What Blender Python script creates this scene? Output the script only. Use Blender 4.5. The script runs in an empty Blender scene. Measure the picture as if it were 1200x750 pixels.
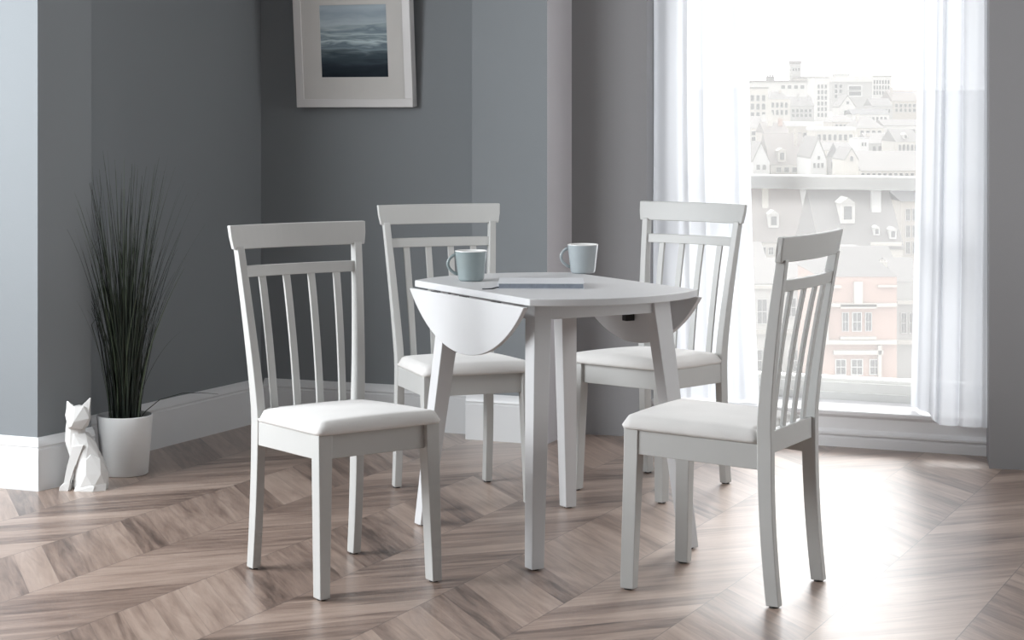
import bpy, bmesh, math, random
from mathutils import Vector, Matrix
random.seed(7)
S = bpy.context.scene
COL = S.collection
CH = 1.2924          # camera height
FPX = 2252.3; VH = 131.03

# ------------------------------------------------------------------ materials
def mat(name, base=(.8,.8,.8), rough=.5, spec=.5, noise=None, bump=None, metallic=0.0, coat=0.0, sheen=0.0):
    m = bpy.data.materials.new(name); m.use_nodes = True
    nt = m.node_tree; b = nt.nodes['Principled BSDF']
    b.inputs['Base Color'].default_value = (*base, 1)
    b.inputs['Roughness'].default_value = rough
    b.inputs['Specular IOR Level'].default_value = spec
    b.inputs['Metallic'].default_value = metallic
    b.inputs['Coat Weight'].default_value = coat
    b.inputs['Sheen Weight'].default_value = sheen
    tc = nt.nodes.new('ShaderNodeTexCoord')
    if noise:
        sc, amt = noise
        n = nt.nodes.new('ShaderNodeTexNoise'); n.inputs['Scale'].default_value = sc; n.inputs['Detail'].default_value = 4
        nt.links.new(tc.outputs['Object'], n.inputs['Vector'])
        r = nt.nodes.new('ShaderNodeValToRGB')
        r.color_ramp.elements[0].position = .3; r.color_ramp.elements[1].position = .7
        r.color_ramp.elements[0].color = (*[c*(1-amt) for c in base], 1)
        r.color_ramp.elements[1].color = (*[min(1, c*(1+amt)) for c in base], 1)
        nt.links.new(n.outputs['Fac'], r.inputs['Fac']); nt.links.new(r.outputs['Color'], b.inputs['Base Color'])
    if bump:
        sc, st = bump
        n = nt.nodes.new('ShaderNodeTexNoise'); n.inputs['Scale'].default_value = sc; n.inputs['Detail'].default_value = 3
        nt.links.new(tc.outputs['Object'], n.inputs['Vector'])
        bp = nt.nodes.new('ShaderNodeBump'); bp.inputs['Strength'].default_value = st; bp.inputs['Distance'].default_value = .002
        nt.links.new(n.outputs['Fac'], bp.inputs['Height']); nt.links.new(bp.outputs['Normal'], b.inputs['Normal'])
    return m

M = {}
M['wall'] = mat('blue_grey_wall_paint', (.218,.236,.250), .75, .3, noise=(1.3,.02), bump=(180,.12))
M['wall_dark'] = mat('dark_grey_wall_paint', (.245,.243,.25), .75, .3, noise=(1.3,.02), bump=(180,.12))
M['reveal'] = mat('window_lit_wall_tone', (.50,.485,.505), .75, .3, noise=(1.3,.02), bump=(180,.12))  # same wall paint made lighter: window light put into the colour
M['ceiling'] = mat('ceiling_paint', (.62,.62,.62), .9, .2, noise=(2,.02))
M['trim'] = mat('white_gloss_trim', (.70,.71,.72), .35, .5, noise=(3,.02))
M['sill'] = mat('white_window_paint', (.80,.80,.81), .4, .5, noise=(3,.02))
M['winframe'] = mat('pale_grey_window_frame', (.78,.78,.76), .45, .5, noise=(3,.03))
M['lacquer'] = mat('pebble_grey_lacquer', (.505,.51,.50), .40, .45, noise=(6,.02), bump=(60,.05))
M['table_lacquer'] = mat('pebble_table_lacquer', (.60,.605,.615), .48, .35, noise=(6,.015))
M['seat'] = mat('ivory_faux_suede', (.70,.69,.675), .85, .2, noise=(9,.035), bump=(260,.25), sheen=.25)
M['black'] = mat('black_metal', (.02,.02,.02), .4, .5, noise=(10,.1))
M['pot'] = mat('matt_white_ceramic', (.70,.71,.71), .5, .4, noise=(8,.02))
M['cat'] = mat('white_resin', (.66,.66,.65), .5, .4, noise=(8,.015))
M['soil'] = mat('dark_potting_soil', (.03,.025,.02), .95, .1, noise=(60,.5), bump=(90,1))
M['mug_teal'] = mat('pale_teal_glaze', (.255,.305,.312), .15, .6, noise=(14,.05))
M['mug_grey'] = mat('pale_grey_glaze', (.36,.40,.42), .15, .6, noise=(14,.05))
M['mug_in'] = mat('white_glaze', (.78,.78,.77), .15, .6, noise=(14,.02))
M['book'] = mat('pale_grey_notebook_cover', (.66,.68,.71), .5, .4, noise=(10,.02))
M['pages'] = mat('blue_grey_page_edges', (.25,.28,.33), .7, .2, noise=(80,.12))
M['ribbon'] = mat('charcoal_ribbon', (.05,.055,.06), .7, .2, noise=(50,.1))
M['frame'] = mat('white_picture_frame', (.66,.65,.645), .4, .5, noise=(5,.02))
M['mount'] = mat('off_white_mount_board', (.60,.59,.57), .8, .2, noise=(9,.02))

def leaf_mat():
    m = mat('dark_grass_green', (.03,.05,.028), .5, .4)
    nt = m.node_tree; b = nt.nodes['Principled BSDF']
    at = nt.nodes.new('ShaderNodeVertexColor'); at.layer_name = 'blade'
    r = nt.nodes.new('ShaderNodeValToRGB'); e = r.color_ramp.elements
    e[0].color = (.012,.018,.013,1); e[1].color = (.10,.13,.085,1); e[1].position = 1
    e2 = r.color_ramp.elements.new(.75); e2.color = (.040,.055,.036,1)
    nt.links.new(at.outputs['Color'], r.inputs['Fac']); nt.links.new(r.outputs['Color'], b.inputs['Base Color'])
    return m
M['leaf'] = leaf_mat()

def floor_mat():
    m = bpy.data.materials.new('chevron_oak_floor'); m.use_nodes = True
    nt = m.node_tree; N = nt.nodes; Lk = nt.links; b = N['Principled BSDF']
    def math_(op, a, c=None, d=None):
        n = N.new('ShaderNodeMath'); n.operation = op
        for i, v in enumerate((a, c, d)):
            if v is None: continue
            if isinstance(v, (int, float)): n.inputs[i].default_value = v
            else: Lk.new(v, n.inputs[i])
        return n.outputs[0]
    tc = N.new('ShaderNodeTexCoord'); sp = N.new('ShaderNodeSeparateXYZ'); Lk.new(tc.outputs['Object'], sp.inputs[0])
    X, Y = sp.outputs[0], sp.outputs[1]
    BW = .3355
    p = math_('SUBTRACT', math_('MULTIPLY', X, .904), math_('MULTIPLY', Y, .427))
    q = math_('ADD', math_('MULTIPLY', X, .427), math_('MULTIPLY', Y, .904))
    pb = math_('DIVIDE', math_('ADD', p, 3.04 + BW*20), BW)
    k = math_('FLOOR', pb); fr = math_('MULTIPLY', math_('FRACT', pb), BW)
    odd = math_('MODULO', k, 2.0)
    sgn = math_('SUBTRACT', 1.0, math_('MULTIPLY', odd, 2.0))     # even +1 : q+p ; odd -1 : q-p
    t = math_('ADD', q, math_('MULTIPLY', fr, sgn))
    l = math_('SUBTRACT', q, math_('MULTIPLY', fr, sgn))          # along-board coordinate
    PIT = .128
    tb = math_('DIVIDE', math_('ADD', t, 20.0), PIT)
    idx = math_('FLOOR', tb); tf = math_('FRACT', tb)
    cmb = N.new('ShaderNodeCombineXYZ'); Lk.new(k, cmb.inputs[0]); Lk.new(idx, cmb.inputs[1])
    wn = N.new('ShaderNodeTexWhiteNoise'); wn.noise_dimensions = '2D'; Lk.new(cmb.outputs[0], wn.inputs['Vector'])
    rnd = wn.outputs['Value']
    # grain: stretched along the board
    gv = N.new('ShaderNodeCombineXYZ')
    Lk.new(math_('MULTIPLY', l, 1.4), gv.inputs[0]); Lk.new(math_('MULTIPLY', t, 14.0), gv.inputs[1]); Lk.new(math_('MULTIPLY', rnd, 37.0), gv.inputs[2])
    g = N.new('ShaderNodeTexNoise'); g.inputs['Scale'].default_value = 1.6; g.inputs['Detail'].default_value = 7; g.inputs['Roughness'].default_value = .62; g.inputs['Distortion'].default_value = .6
    Lk.new(gv.outputs[0], g.inputs['Vector'])
    gv2 = N.new('ShaderNodeCombineXYZ')
    Lk.new(math_('MULTIPLY', l, 4.0), gv2.inputs[0]); Lk.new(math_('MULTIPLY', t, 70.0), gv2.inputs[1]); Lk.new(math_('MULTIPLY', rnd, 11.0), gv2.inputs[2])
    g2 = N.new('ShaderNodeTexNoise'); g2.inputs['Scale'].default_value = 1.0; g2.inputs['Detail'].default_value = 5
    Lk.new(gv2.outputs[0], g2.inputs['Vector'])
    mixv = math_('ADD', math_('MULTIPLY', g.outputs['Fac'], .80), math_('ADD', math_('MULTIPLY', rnd, .26), math_('MULTIPLY', g2.outputs['Fac'], .16)))
    r = N.new('ShaderNodeValToRGB'); e = r.color_ramp.elements
    e[0].position = .36; e[0].color = (.080,.052,.040,1)
    e[1].position = .92; e[1].color = (.50,.395,.33,1)
    n1 = e.new(.52); n1.color = (.235,.165,.132,1)
    n2 = e.new(.68); n2.color = (.365,.27,.22,1)
    Lk.new(mixv, r.inputs['Fac'])
    # dark joints between boards and bands
    ed = math_('MINIMUM', math_('MULTIPLY', tf, PIT*.707), math_('MULTIPLY', math_('SUBTRACT', 1.0, tf), PIT*.707))
    eb = math_('MINIMUM', fr, math_('SUBTRACT', BW, fr))
    j1 = math_('LESS_THAN', ed, .0007); j2 = math_('LESS_THAN', eb, .0014)
    jm = math_('MAXIMUM', math_('MULTIPLY', j1, .35), math_('MULTIPLY', j2, .7))
    mx = N.new('ShaderNodeMixRGB'); mx.inputs[2].default_value = (.045,.035,.03,1); Lk.new(jm, mx.inputs[0]); Lk.new(r.outputs['Color'], mx.inputs[1])
    Lk.new(mx.outputs[0], b.inputs['Base Color'])
    rr = math_('ADD', .34, math_('MULTIPLY', g2.outputs['Fac'], .10)); Lk.new(rr, b.inputs['Roughness'])
    b.inputs['Specular IOR Level'].default_value = .75; b.inputs['Coat Weight'].default_value = .55; b.inputs['Coat Roughness'].default_value = .30
    bp = N.new('ShaderNodeBump'); bp.inputs['Strength'].default_value = .18; bp.inputs['Distance'].default_value = .001
    Lk.new(math_('SUBTRACT', g2.outputs['Fac'], math_('MULTIPLY', jm, 2.0)), bp.inputs['Height']); Lk.new(bp.outputs['Normal'], b.inputs['Normal'])
    return m
M['floor'] = floor_mat()

def sheer_mat():
    m = bpy.data.materials.new('white_sheer_voile'); m.use_nodes = True
    nt = m.node_tree; N = nt.nodes; Lk = nt.links; N.remove(N['Principled BSDF']); out = N['Material Output']
    tr = N.new('ShaderNodeBsdfTransparent'); tl = N.new('ShaderNodeBsdfTranslucent'); df = N.new('ShaderNodeBsdfDiffuse')
    tl.inputs['Color'].default_value = (.60,.62,.655,1); df.inputs['Color'].default_value = (.80,.82,.85,1)
    a = N.new('ShaderNodeMixShader'); a.inputs[0].default_value = .38; Lk.new(tl.outputs[0], a.inputs[1]); Lk.new(df.outputs[0], a.inputs[2])
    tc = N.new('ShaderNodeTexCoord'); n = N.new('ShaderNodeTexNoise'); n.inputs['Scale'].default_value = 3
    Lk.new(tc.outputs['Object'], n.inputs['Vector'])
    mr = N.new('ShaderNodeMapRange'); mr.inputs[3].default_value = .93; mr.inputs[4].default_value = .97; Lk.new(n.outputs['Fac'], mr.inputs[0])
    c = N.new('ShaderNodeMixShader'); Lk.new(mr.outputs[0], c.inputs[0]); Lk.new(tr.outputs[0], c.inputs[1]); Lk.new(a.outputs[0], c.inputs[2])
    Lk.new(c.outputs[0], out.inputs[0]); return m
M['sheer'] = sheer_mat()

def glass_mat():
    m = bpy.data.materials.new('veiled_window_glass'); m.use_nodes = True
    nt = m.node_tree; N = nt.nodes; Lk = nt.links; N.remove(N['Principled BSDF']); out = N['Material Output']
    tr = N.new('ShaderNodeBsdfTransparent'); tl = N.new('ShaderNodeBsdfTranslucent'); tl.inputs['Color'].default_value = (.98,.975,.96,1)
    tc = N.new('ShaderNodeTexCoord'); n = N.new('ShaderNodeTexNoise'); n.inputs['Scale'].default_value = 1.5; Lk.new(tc.outputs['Object'], n.inputs['Vector'])
    mr = N.new('ShaderNodeMapRange'); mr.inputs[3].default_value = .09; mr.inputs[4].default_value = .11; Lk.new(n.outputs['Fac'], mr.inputs[0])  # translucent veil added to the glass to imitate haze over the city
    a = N.new('ShaderNodeMixShader'); Lk.new(mr.outputs[0], a.inputs[0]); Lk.new(tr.outputs[0], a.inputs[1]); Lk.new(tl.outputs[0], a.inputs[2])
    gl = N.new('ShaderNodeBsdfGlossy'); gl.inputs['Roughness'].default_value = .02
    lw = N.new('ShaderNodeLayerWeight'); lw.inputs['Blend'].default_value = .12
    b = N.new('ShaderNodeMixShader'); Lk.new(lw.outputs['Fresnel'], b.inputs[0]); Lk.new(a.outputs[0], b.inputs[1]); Lk.new(gl.outputs[0], b.inputs[2])
    Lk.new(b.outputs[0], out.inputs[0]); return m
M['glass'] = glass_mat()

def art_mat(h):
    m = bpy.data.materials.new('seascape_print'); m.use_nodes = True
    nt = m.node_tree; N = nt.nodes; Lk = nt.links; b = N['Principled BSDF']; b.inputs['Roughness'].default_value = .7; b.inputs['Specular IOR Level'].default_value = .15
    tc = N.new('ShaderNodeTexCoord'); sp = N.new('ShaderNodeSeparateXYZ'); Lk.new(tc.outputs['Object'], sp.inputs[0])
    mp = N.new('ShaderNodeMapping'); mp.inputs['Scale'].default_value = (5, 1, 34); Lk.new(tc.outputs['Object'], mp.inputs[0])
    n = N.new('ShaderNodeTexNoise'); n.inputs['Scale'].default_value = 1.3; n.inputs['Detail'].default_value = 6; n.inputs['Distortion'].default_value = .7; Lk.new(mp.outputs[0], n.inputs['Vector'])
    d = N.new('ShaderNodeMath'); d.operation = 'DIVIDE'; Lk.new(sp.outputs[2], d.inputs[0]); d.inputs[1].default_value = h
    w = N.new('ShaderNodeMath'); w.operation = 'MULTIPLY_ADD'; Lk.new(n.outputs['Fac'], w.inputs[0]); w.inputs[1].default_value = .26; w.inputs[2].default_value = -.13
    s = N.new('ShaderNodeMath'); s.operation = 'ADD'; Lk.new(d.outputs[0], s.inputs[0]); Lk.new(w.outputs[0], s.inputs[1])
    r = N.new('ShaderNodeValToRGB'); e = r.color_ramp.elements
    stops = [(0,(.012,.018,.025)),(.16,(.022,.032,.044)),(.30,(.055,.078,.095)),(.35,(.115,.15,.17)),(.38,(.22,.28,.31)),(.43,(.15,.20,.235)),(.49,(.52,.62,.65)),(.53,(.20,.26,.29)),(.58,(.46,.55,.58)),(.63,(.19,.25,.29)),(.72,(.46,.54,.57)),(.86,(.33,.40,.46)),(1,(.42,.50,.55))]
    e[0].position, e[0].color = stops[0][0], (*stops[0][1],1); e[1].position, e[1].color = 1, (*stops[-1][1],1)
    for p_, c_ in stops[1:-1]:
        q_ = e.new(p_); q_.color = (*c_, 1)
    Lk.new(s.outputs[0], r.inputs['Fac']); Lk.new(r.outputs['Color'], b.inputs['Base Color'])
    return m

# ------------------------------------------------------------------ helpers
def link_mesh(name, bm, material, parent=None, smooth=False, bevel=0, segs=2, sub=0, mats=None, fix=True):
    me = bpy.data.meshes.new(name)
    if fix: bmesh.ops.recalc_face_normals(bm, faces=bm.faces)
    bm.to_mesh(me); bm.free()
    for x in (mats or [material]): me.materials.append(x)
    o = bpy.data.objects.new(name, me); COL.objects.link(o)
    if parent: o.parent = parent
    if smooth:
        for p in me.polygons: p.use_smooth = True
    if bevel:
        b = o.modifiers.new('bevel', 'BEVEL'); b.width = bevel; b.segments = segs; b.limit_method = 'ANGLE'; b.angle_limit = math.radians(35)
    if sub:
        s_ = o.modifiers.new('sub', 'SUBSURF'); s_.levels = sub; s_.render_levels = sub
    return o
def empty(name, loc=(0,0,0), rz=0):
    o = bpy.data.objects.new(name, None); COL.objects.link(o); o.location = loc; o.rotation_euler = (0,0,rz); o.empty_display_size = .1
    return o
def tag(o, label=None, cat=None, group=None, kind=None):
    if label: o['label'] = label
    if cat: o['category'] = cat
    if group: o['group'] = group
    if kind: o['kind'] = kind
    return o
def box(bm, x0, x1, y0, y1, z0, z1):
    v = [bm.verts.new((x, y, z)) for z in (z0, z1) for x, y in ((x0,y0),(x1,y0),(x1,y1),(x0,y1))]
    for f in ((3,2,1,0),(4,5,6,7),(0,1,5,4),(1,2,6,5),(2,3,7,6),(3,0,4,7)): bm.faces.new([v[i] for i in f])
def loft(bm, rings, cap=True, closed=True):
    vr = [[bm.verts.new(p) for p in r] for r in rings]; n = len(vr[0])
    for a, b in zip(vr, vr[1:]):
        for i in range(n if closed else n-1):
            j = (i+1) % n; bm.faces.new((a[i], a[j], b[j], b[i]))
    if cap: bm.faces.new(list(reversed(vr[0]))); bm.faces.new(vr[-1])
    return vr
def prism(bm, pts, z0, z1):
    loft(bm, [[(x,y,z0) for x,y in pts], [(x,y,z1) for x,y in pts]])
def lathe(bm, prof, n=48, cx=0, cy=0):
    rings = []
    for r, z in prof:
        rings.append([bm.verts.new((cx + r*math.cos(2*math.pi*i/n), cy + r*math.sin(2*math.pi*i/n), z)) for i in range(n)] if r > 1e-6 else [bm.verts.new((cx,cy,z))])
    for a, b in zip(rings, rings[1:]):
        for i in range(n):
            j = (i+1) % n
            if len(a) == 1: bm.faces.new((a[0], b[j], b[i]))
            elif len(b) == 1: bm.faces.new((a[i], a[j], b[0]))
            else: bm.faces.new((a[i], a[j], b[j], b[i]))
def tube(bm, pts, r, n=8):
    pts = [Vector(p) for p in pts]; rings = []
    up = Vector((0,1,0.01))
    for i, p in enumerate(pts):
        t = (pts[min(i+1, len(pts)-1)] - pts[max(i-1, 0)]).normalized()
        a = t.cross(up).normalized(); b = t.cross(a).normalized()
        rr = r[i] if isinstance(r, (list, tuple)) else r
        rx, ry = rr if isinstance(rr, (list, tuple)) else (rr, rr)
        rings.append([tuple(p + a*rx*math.cos(2*math.pi*k/n) + b*ry*math.sin(2*math.pi*k/n)) for k in range(n)])
    loft(bm, rings)
def copy_tree(o, parent=None):
    c = o.copy(); COL.objects.link(c); c.parent = parent
    for ch in o.children: copy_tree(ch, c)
    return c

# ------------------------------------------------------------------ room shell (plan coordinates, metres)
CEIL = 2.6
def shift(a, b, d):   # shift a segment sideways (to its left for d>0)
    dx, dy = b[0]-a[0], b[1]-a[1]; l = math.hypot(dx, dy); n = (-dy/l*d, dx/l*d)
    return (a[0]+n[0], a[1]+n[1]), (b[0]+n[0], b[1]+n[1])
def isect(a, b, c, d):
    x1,y1=a; x2,y2=b; x3,y3=c; x4,y4=d
    D = (x1-x2)*(y3-y4)-(y1-y2)*(x3-x4)
    A = x1*y2-y1*x2; B = x3*y4-y3*x4
    return ((A*(x3-x4)-(x1-x2)*B)/D, (A*(y3-y4)-(y1-y2)*B)/D)

# feet of the skirting (front line), running left to right as seen from the room
F0 = (-3.10, 7.135); F1 = (-1.612, 6.540); F2 = (-1.469, 6.780); F2b = (-1.640, 6.864)
L0 = (-1.640, 6.800); C1 = (-1.040, 8.020)
K0 = (-.184, 7.587); K1 = (.1325, 7.455); K2 = (.240, 7.720); K3 = (.534, 7.632)
B1 = (-.170, 7.702)
T = .02
def wall_slab(name, a, b, thick, m, z0=0, z1=CEIL, extra=None):
    c, d = shift(a, b, thick)
    bm = bmesh.new(); prism(bm, [a, b, d, c], z0, z1)
    o = link_mesh(name, bm, m); tag(o, kind='structure'); return o
# pier on the left: plan polygon behind the skirting
a1, b1 = shift(F0, F1, T); a2, b2 = shift(F1, F2, T)
p1 = isect(a1, b1, a2, b2)
dx = Vector((F2[0]-F1[0], F2[1]-F1[1])).normalized()
p2 = (b2[0]-dx.x*0.0, b2[1]-dx.y*0.0)
pier = [a1, p1, p2, (-1.72, 6.93), (-3.10, 7.60)]
bm = bmesh.new(); prism(bm, pier, 0, CEIL); tag(link_mesh('wall_pier', bm, M['wall']), kind='structure')
# left wall, back wall
la, lb = shift(L0, C1, T); ba, bb = shift(C1, B1, T)
cc = isect(la, lb, ba, bb)
def poly_wall(name, pts, m, z0=0, z1=CEIL):
    bm = bmesh.new(); prism(bm, pts, z0, z1); return tag(link_mesh(name, bm, m), kind='structure')
e1 = shift(la, cc, .15); e2 = shift(cc, bb, .15); cce = isect(*e1, *e2)
poly_wall('wall_left', [la, cc, cce, e1[0]], M['wall'])
poly_wall('wall_far', [cc, (bb[0]+.02, bb[1]-.007), (e2[1][0]+.02, e2[1][1]), cce], M['wall'])
# column between the back wall and the window wall
ka, kb = shift(K0, K1, T)
kd = Vector((K1[0]-K0[0], K1[1]-K0[1])).normalized()
kL = (ka[0]+kd.x*.02, ka[1]+kd.y*.02); kR = (kb[0]-kd.x*.004, kb[1]-kd.y*.004)
bm = bmesh.new(); prism(bm, [kL, kR, (K2[0]-.0, K2[1]), (.25, 8.05), (-.08, 8.12), (kL[0]+.05, kL[1]+.12)], 0, CEIL)
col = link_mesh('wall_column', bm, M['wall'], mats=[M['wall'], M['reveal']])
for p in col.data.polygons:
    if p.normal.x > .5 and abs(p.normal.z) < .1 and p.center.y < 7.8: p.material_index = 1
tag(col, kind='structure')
# window wall: local frame s (along), n (outwards)
WO = Vector((.5375, 7.707)); WE = Vector((.928, -.372)).normalized(); WN = Vector((-WE.y, WE.x))
def wp(s, n): return tuple(WO + WE*s + WN*n)
k3 = K3
poly_wall('wall_window_left', [K2, k3, wp(-.004, .34), wp(-.35, .34)], M['wall_dark'])
RP0 = (1.729, 6.962); RP1 = (3.3, 6.58)
poly_wall('wall_right_panel', [RP0, RP1, (3.45, 7.0), (1.815, 7.38)], M['wall_dark'])
poly_wall('wall_window_right', [wp(1.50, .02), wp(2.9, .02), wp(2.9, .34), wp(1.50, .34)], M['wall_dark'])
poly_wall('wall_window_top', [wp(-.004, .0), wp(1.50, .0), wp(1.50, .34), wp(-.004, .34)], M['wall_dark'], 2.36, CEIL)
# unseen remainder of the room: side walls, solid wall behind the camera; right opening added to pass fill light
def wall_open(name, a, b, thick, o0, o1, z0, z1, m):
    a = Vector(a); b = Vector(b); L = (b-a).length; d = (b-a)/L; n = Vector((-d.y, d.x))*thick
    bm = bmesh.new()
    def pr(s0, s1, za, zb):
        p, q = a+d*s0, a+d*s1
        prism(bm, [tuple(p), tuple(q), tuple(q+n), tuple(p+n)], za, zb)
    pr(0, o0, 0, CEIL); pr(o1, L, 0, CEIL); pr(o0, o1, 0, z0); pr(o0, o1, z1, CEIL)
    return tag(link_mesh(name, bm, m), kind='structure')
wall_open('wall_side_left', (-3.10, -1.5), (-3.10, 7.6),   .2, 5.2, 7.6, .5, 2.45, M['wall'])
poly_wall('wall_rear', [(-3.1, -1.7), (3.3, -1.7), (3.3, -1.5), (-3.1, -1.5)], M['wall'])
wall_open('wall_side_right', (3.3, 6.9), (3.3, -1.7), .2, 1.0, 2.8, .65, 2.35, M['wall'])
bm = bmesh.new(); prism(bm, [(-3.3,-1.7),(3.5,-1.7),(3.5,7.35),(.9,8.0),(.2,8.3),(-1.3,8.3),(-3.3,7.7)], -.12, 0)
tag(link_mesh('floor', bm, M['floor']), kind='structure')
bm = bmesh.new(); prism(bm, [(-3.3,-1.7),(3.5,-1.7),(3.5,7.35),(.9,8.0),(.2,8.3),(-1.3,8.3),(-3.3,7.7)], CEIL, CEIL+.12)
tag(link_mesh('ceiling', bm, M['ceiling']), kind='structure')

# skirting boards: moulded profile swept along the wall feet with mitred corners
PROF = [(0,0),(0,.139),(-.003,.143),(-.003,.147),(-.001,.151),(-.004,.160),(-.009,.170),(-.014,.176),(-.018,.180),(-T,.180),(-T,0)]
def skirting(name, pts):
    rings = []
    n = len(pts)
    for i, p in enumerate(pts):
        def nrm(a, b):
            d = Vector((b[0]-a[0], b[1]-a[1])).normalized(); return Vector((d.y, -d.x))   # towards the room
        if i == 0: w = nrm(pts[0], pts[1]); k = 1
        elif i == n-1: w = nrm(pts[-2], pts[-1]); k = 1
        else:
            n1, n2 = nrm(pts[i-1], p), nrm(p, pts[i+1]); w = (n1+n2).normalized(); k = 1/max(.3, w.dot(n1))
        rings.append([(p[0]+w.x*o*k, p[1]+w.y*o*k, z) for o, z in PROF])
    bm = bmesh.new(); loft(bm, rings)
    return tag(link_mesh(name, bm, M['trim']), kind='structure')
skirting('baseboard_pier', [F0, F1, F2])
skirting('baseboard_left', [L0, C1]); skirting('baseboard_far', [C1, B1]); skirting('baseboard_column', [K0, K1])

# window: stepped sill, frame, meeting rail, panes
bm = bmesh.new()
def wbox(bm, s0, s1, n0, n1, z0, z1):
    prism(bm, [wp(s0,n0), wp(s1,n0), wp(s1,n1), wp(s0,n1)], z0, z1)
SR = 1.50
steps = [(0,0,.004),(-.0,.004,.034),(.0,.034,.036)]
prof = [(0,0),(0,.034),(.006,.040),(.006,.044),(-.004,.048),(-.004,.056),(.012,.062),(.016,.068),(.016,.112),(.008,.118),(.004,.124),(.004,.134),(.008,.138),(.34,.138),(.34,0)]
rings = [[(*wp(s, n), z) for n, z in prof] for s in (0, SR)]
loft(bm, rings)
tag(link_mesh('trim_window_sill', bm, M['sill']), kind='structure')
W0, W1, WZ0, WZ1 = .0, 1.50, .138, 2.36
fr = bmesh.new()
wbox(fr, W0, W0+.07, .29, .36, WZ0, WZ1); wbox(fr, W1-.07, W1, .29, .36, WZ0, WZ1)
wbox(fr, W0+.07, W1-.07, .29, .36, WZ1-.07, WZ1)
wbox(fr, W0+.07, W1-.07, .285, .345, WZ0, WZ0+.030); wbox(fr, W0+.07, W1-.07, .30, .345, WZ0+.030, WZ0+.068); wbox(fr, W0+.07, W1-.07, .31, .345, WZ0+.068, WZ0+.090)
win = link_mesh('window_1', fr, M['winframe']); tag(win, kind='structure')
bm = bmesh.new(); wbox(bm, W0+.06, W1-.06, .30, .35, .980, 1.036)
link_mesh('meeting_rail', bm, M['winframe'], win)
for za, zb in ((WZ0+.085, .985), (1.03, WZ1-.065)):
    bm = bmesh.new(); wbox(bm, W0+.03, W1-.03, .278, .282, za, zb); link_mesh('pane', bm, M['glass'], win)  # panes sit inside the rails so the added veil pales them too

# ------------------------------------------------------------------ sheer curtains
def curtain(name, path_fn, s0f, s1f, z_top, hem_fn, label, nfold, amp, seed):
    rnd = random.Random(seed); ph = [rnd.uniform(0, 6.28) for _ in range(6)]
    NU, NV = 260, 44
    bm = bmesh.new(); grid = []
    for j in range(NV+1):
        v = j/NV; row = []
        for i in range(NU+1):
            u = i/NU
            hem = hem_fn(u)
            z = z_top + (hem - z_top)*v
            s = s0f(v) + (s1f(v)-s0f(v))*u
            n = path_fn(u, v)
            w = 2*math.pi*nfold*(u + .035*math.sin(2*math.pi*u*1.7+ph[0]) + .02*math.sin(2*math.pi*u*4.3+ph[1]))
            a = amp*(.75+.35*math.sin(5*u+ph[2]))*(1-.25*v)
            f = math.sin(w) + .25*math.sin(1.7*w+ph[3]+.6*v) 
            s += .35*a*math.cos(w)
            row.append(bm.verts.new((*wp(s, n + a*f + .006*math.sin(9*v+ph[4]+7*u)), z)))
        grid.append(row)
    for j in range(NV):
        for i in range(NU):
            bm.faces.new((grid[j][i], grid[j][i+1], grid[j+1][i+1], grid[j+1][i]))
    o = link_mesh(name, bm, M['sheer'], smooth=True, fix=False)
    return tag(o, label, 'curtain', 'sheer curtains at the window')
curtain('curtain', lambda u, v: .030+.05*min(1,u*2), lambda v: -.001, lambda v: .395+.05*v*v, 2.345, lambda u: .146,
        'white sheer curtain at left side of window, behind the chair in front of it', 6, .017, 3)
def rn(u, v):
    k = max(0, 1-u/.36); return -.062 + .20*k*k*(3-2*k)*v + .03*(1-v)
bend = lambda u: .150 if u < .40 else .118
curtain('curtain', rn, lambda v: 1.077-.048*v*v, lambda v: 1.40, 2.52, lambda u: .150 if u < .30 else (.150-.032*min(1,(u-.30)/.06)),
        'white sheer curtain at right side of window beside the grey wall panel', 5.5, .016, 11)
bm = bmesh.new(); wbox(bm, -.0, 1.45, .05, .10, 2.335, 2.36); tag(link_mesh('trim_curtain_track', bm, M['sill']), kind='structure')
bm = bmesh.new(); wbox(bm, .98, 1.42, -.06, -.004, 2.50, CEIL); tag(link_mesh('trim_curtain_bracket', bm, M['sill']), kind='structure')

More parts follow.
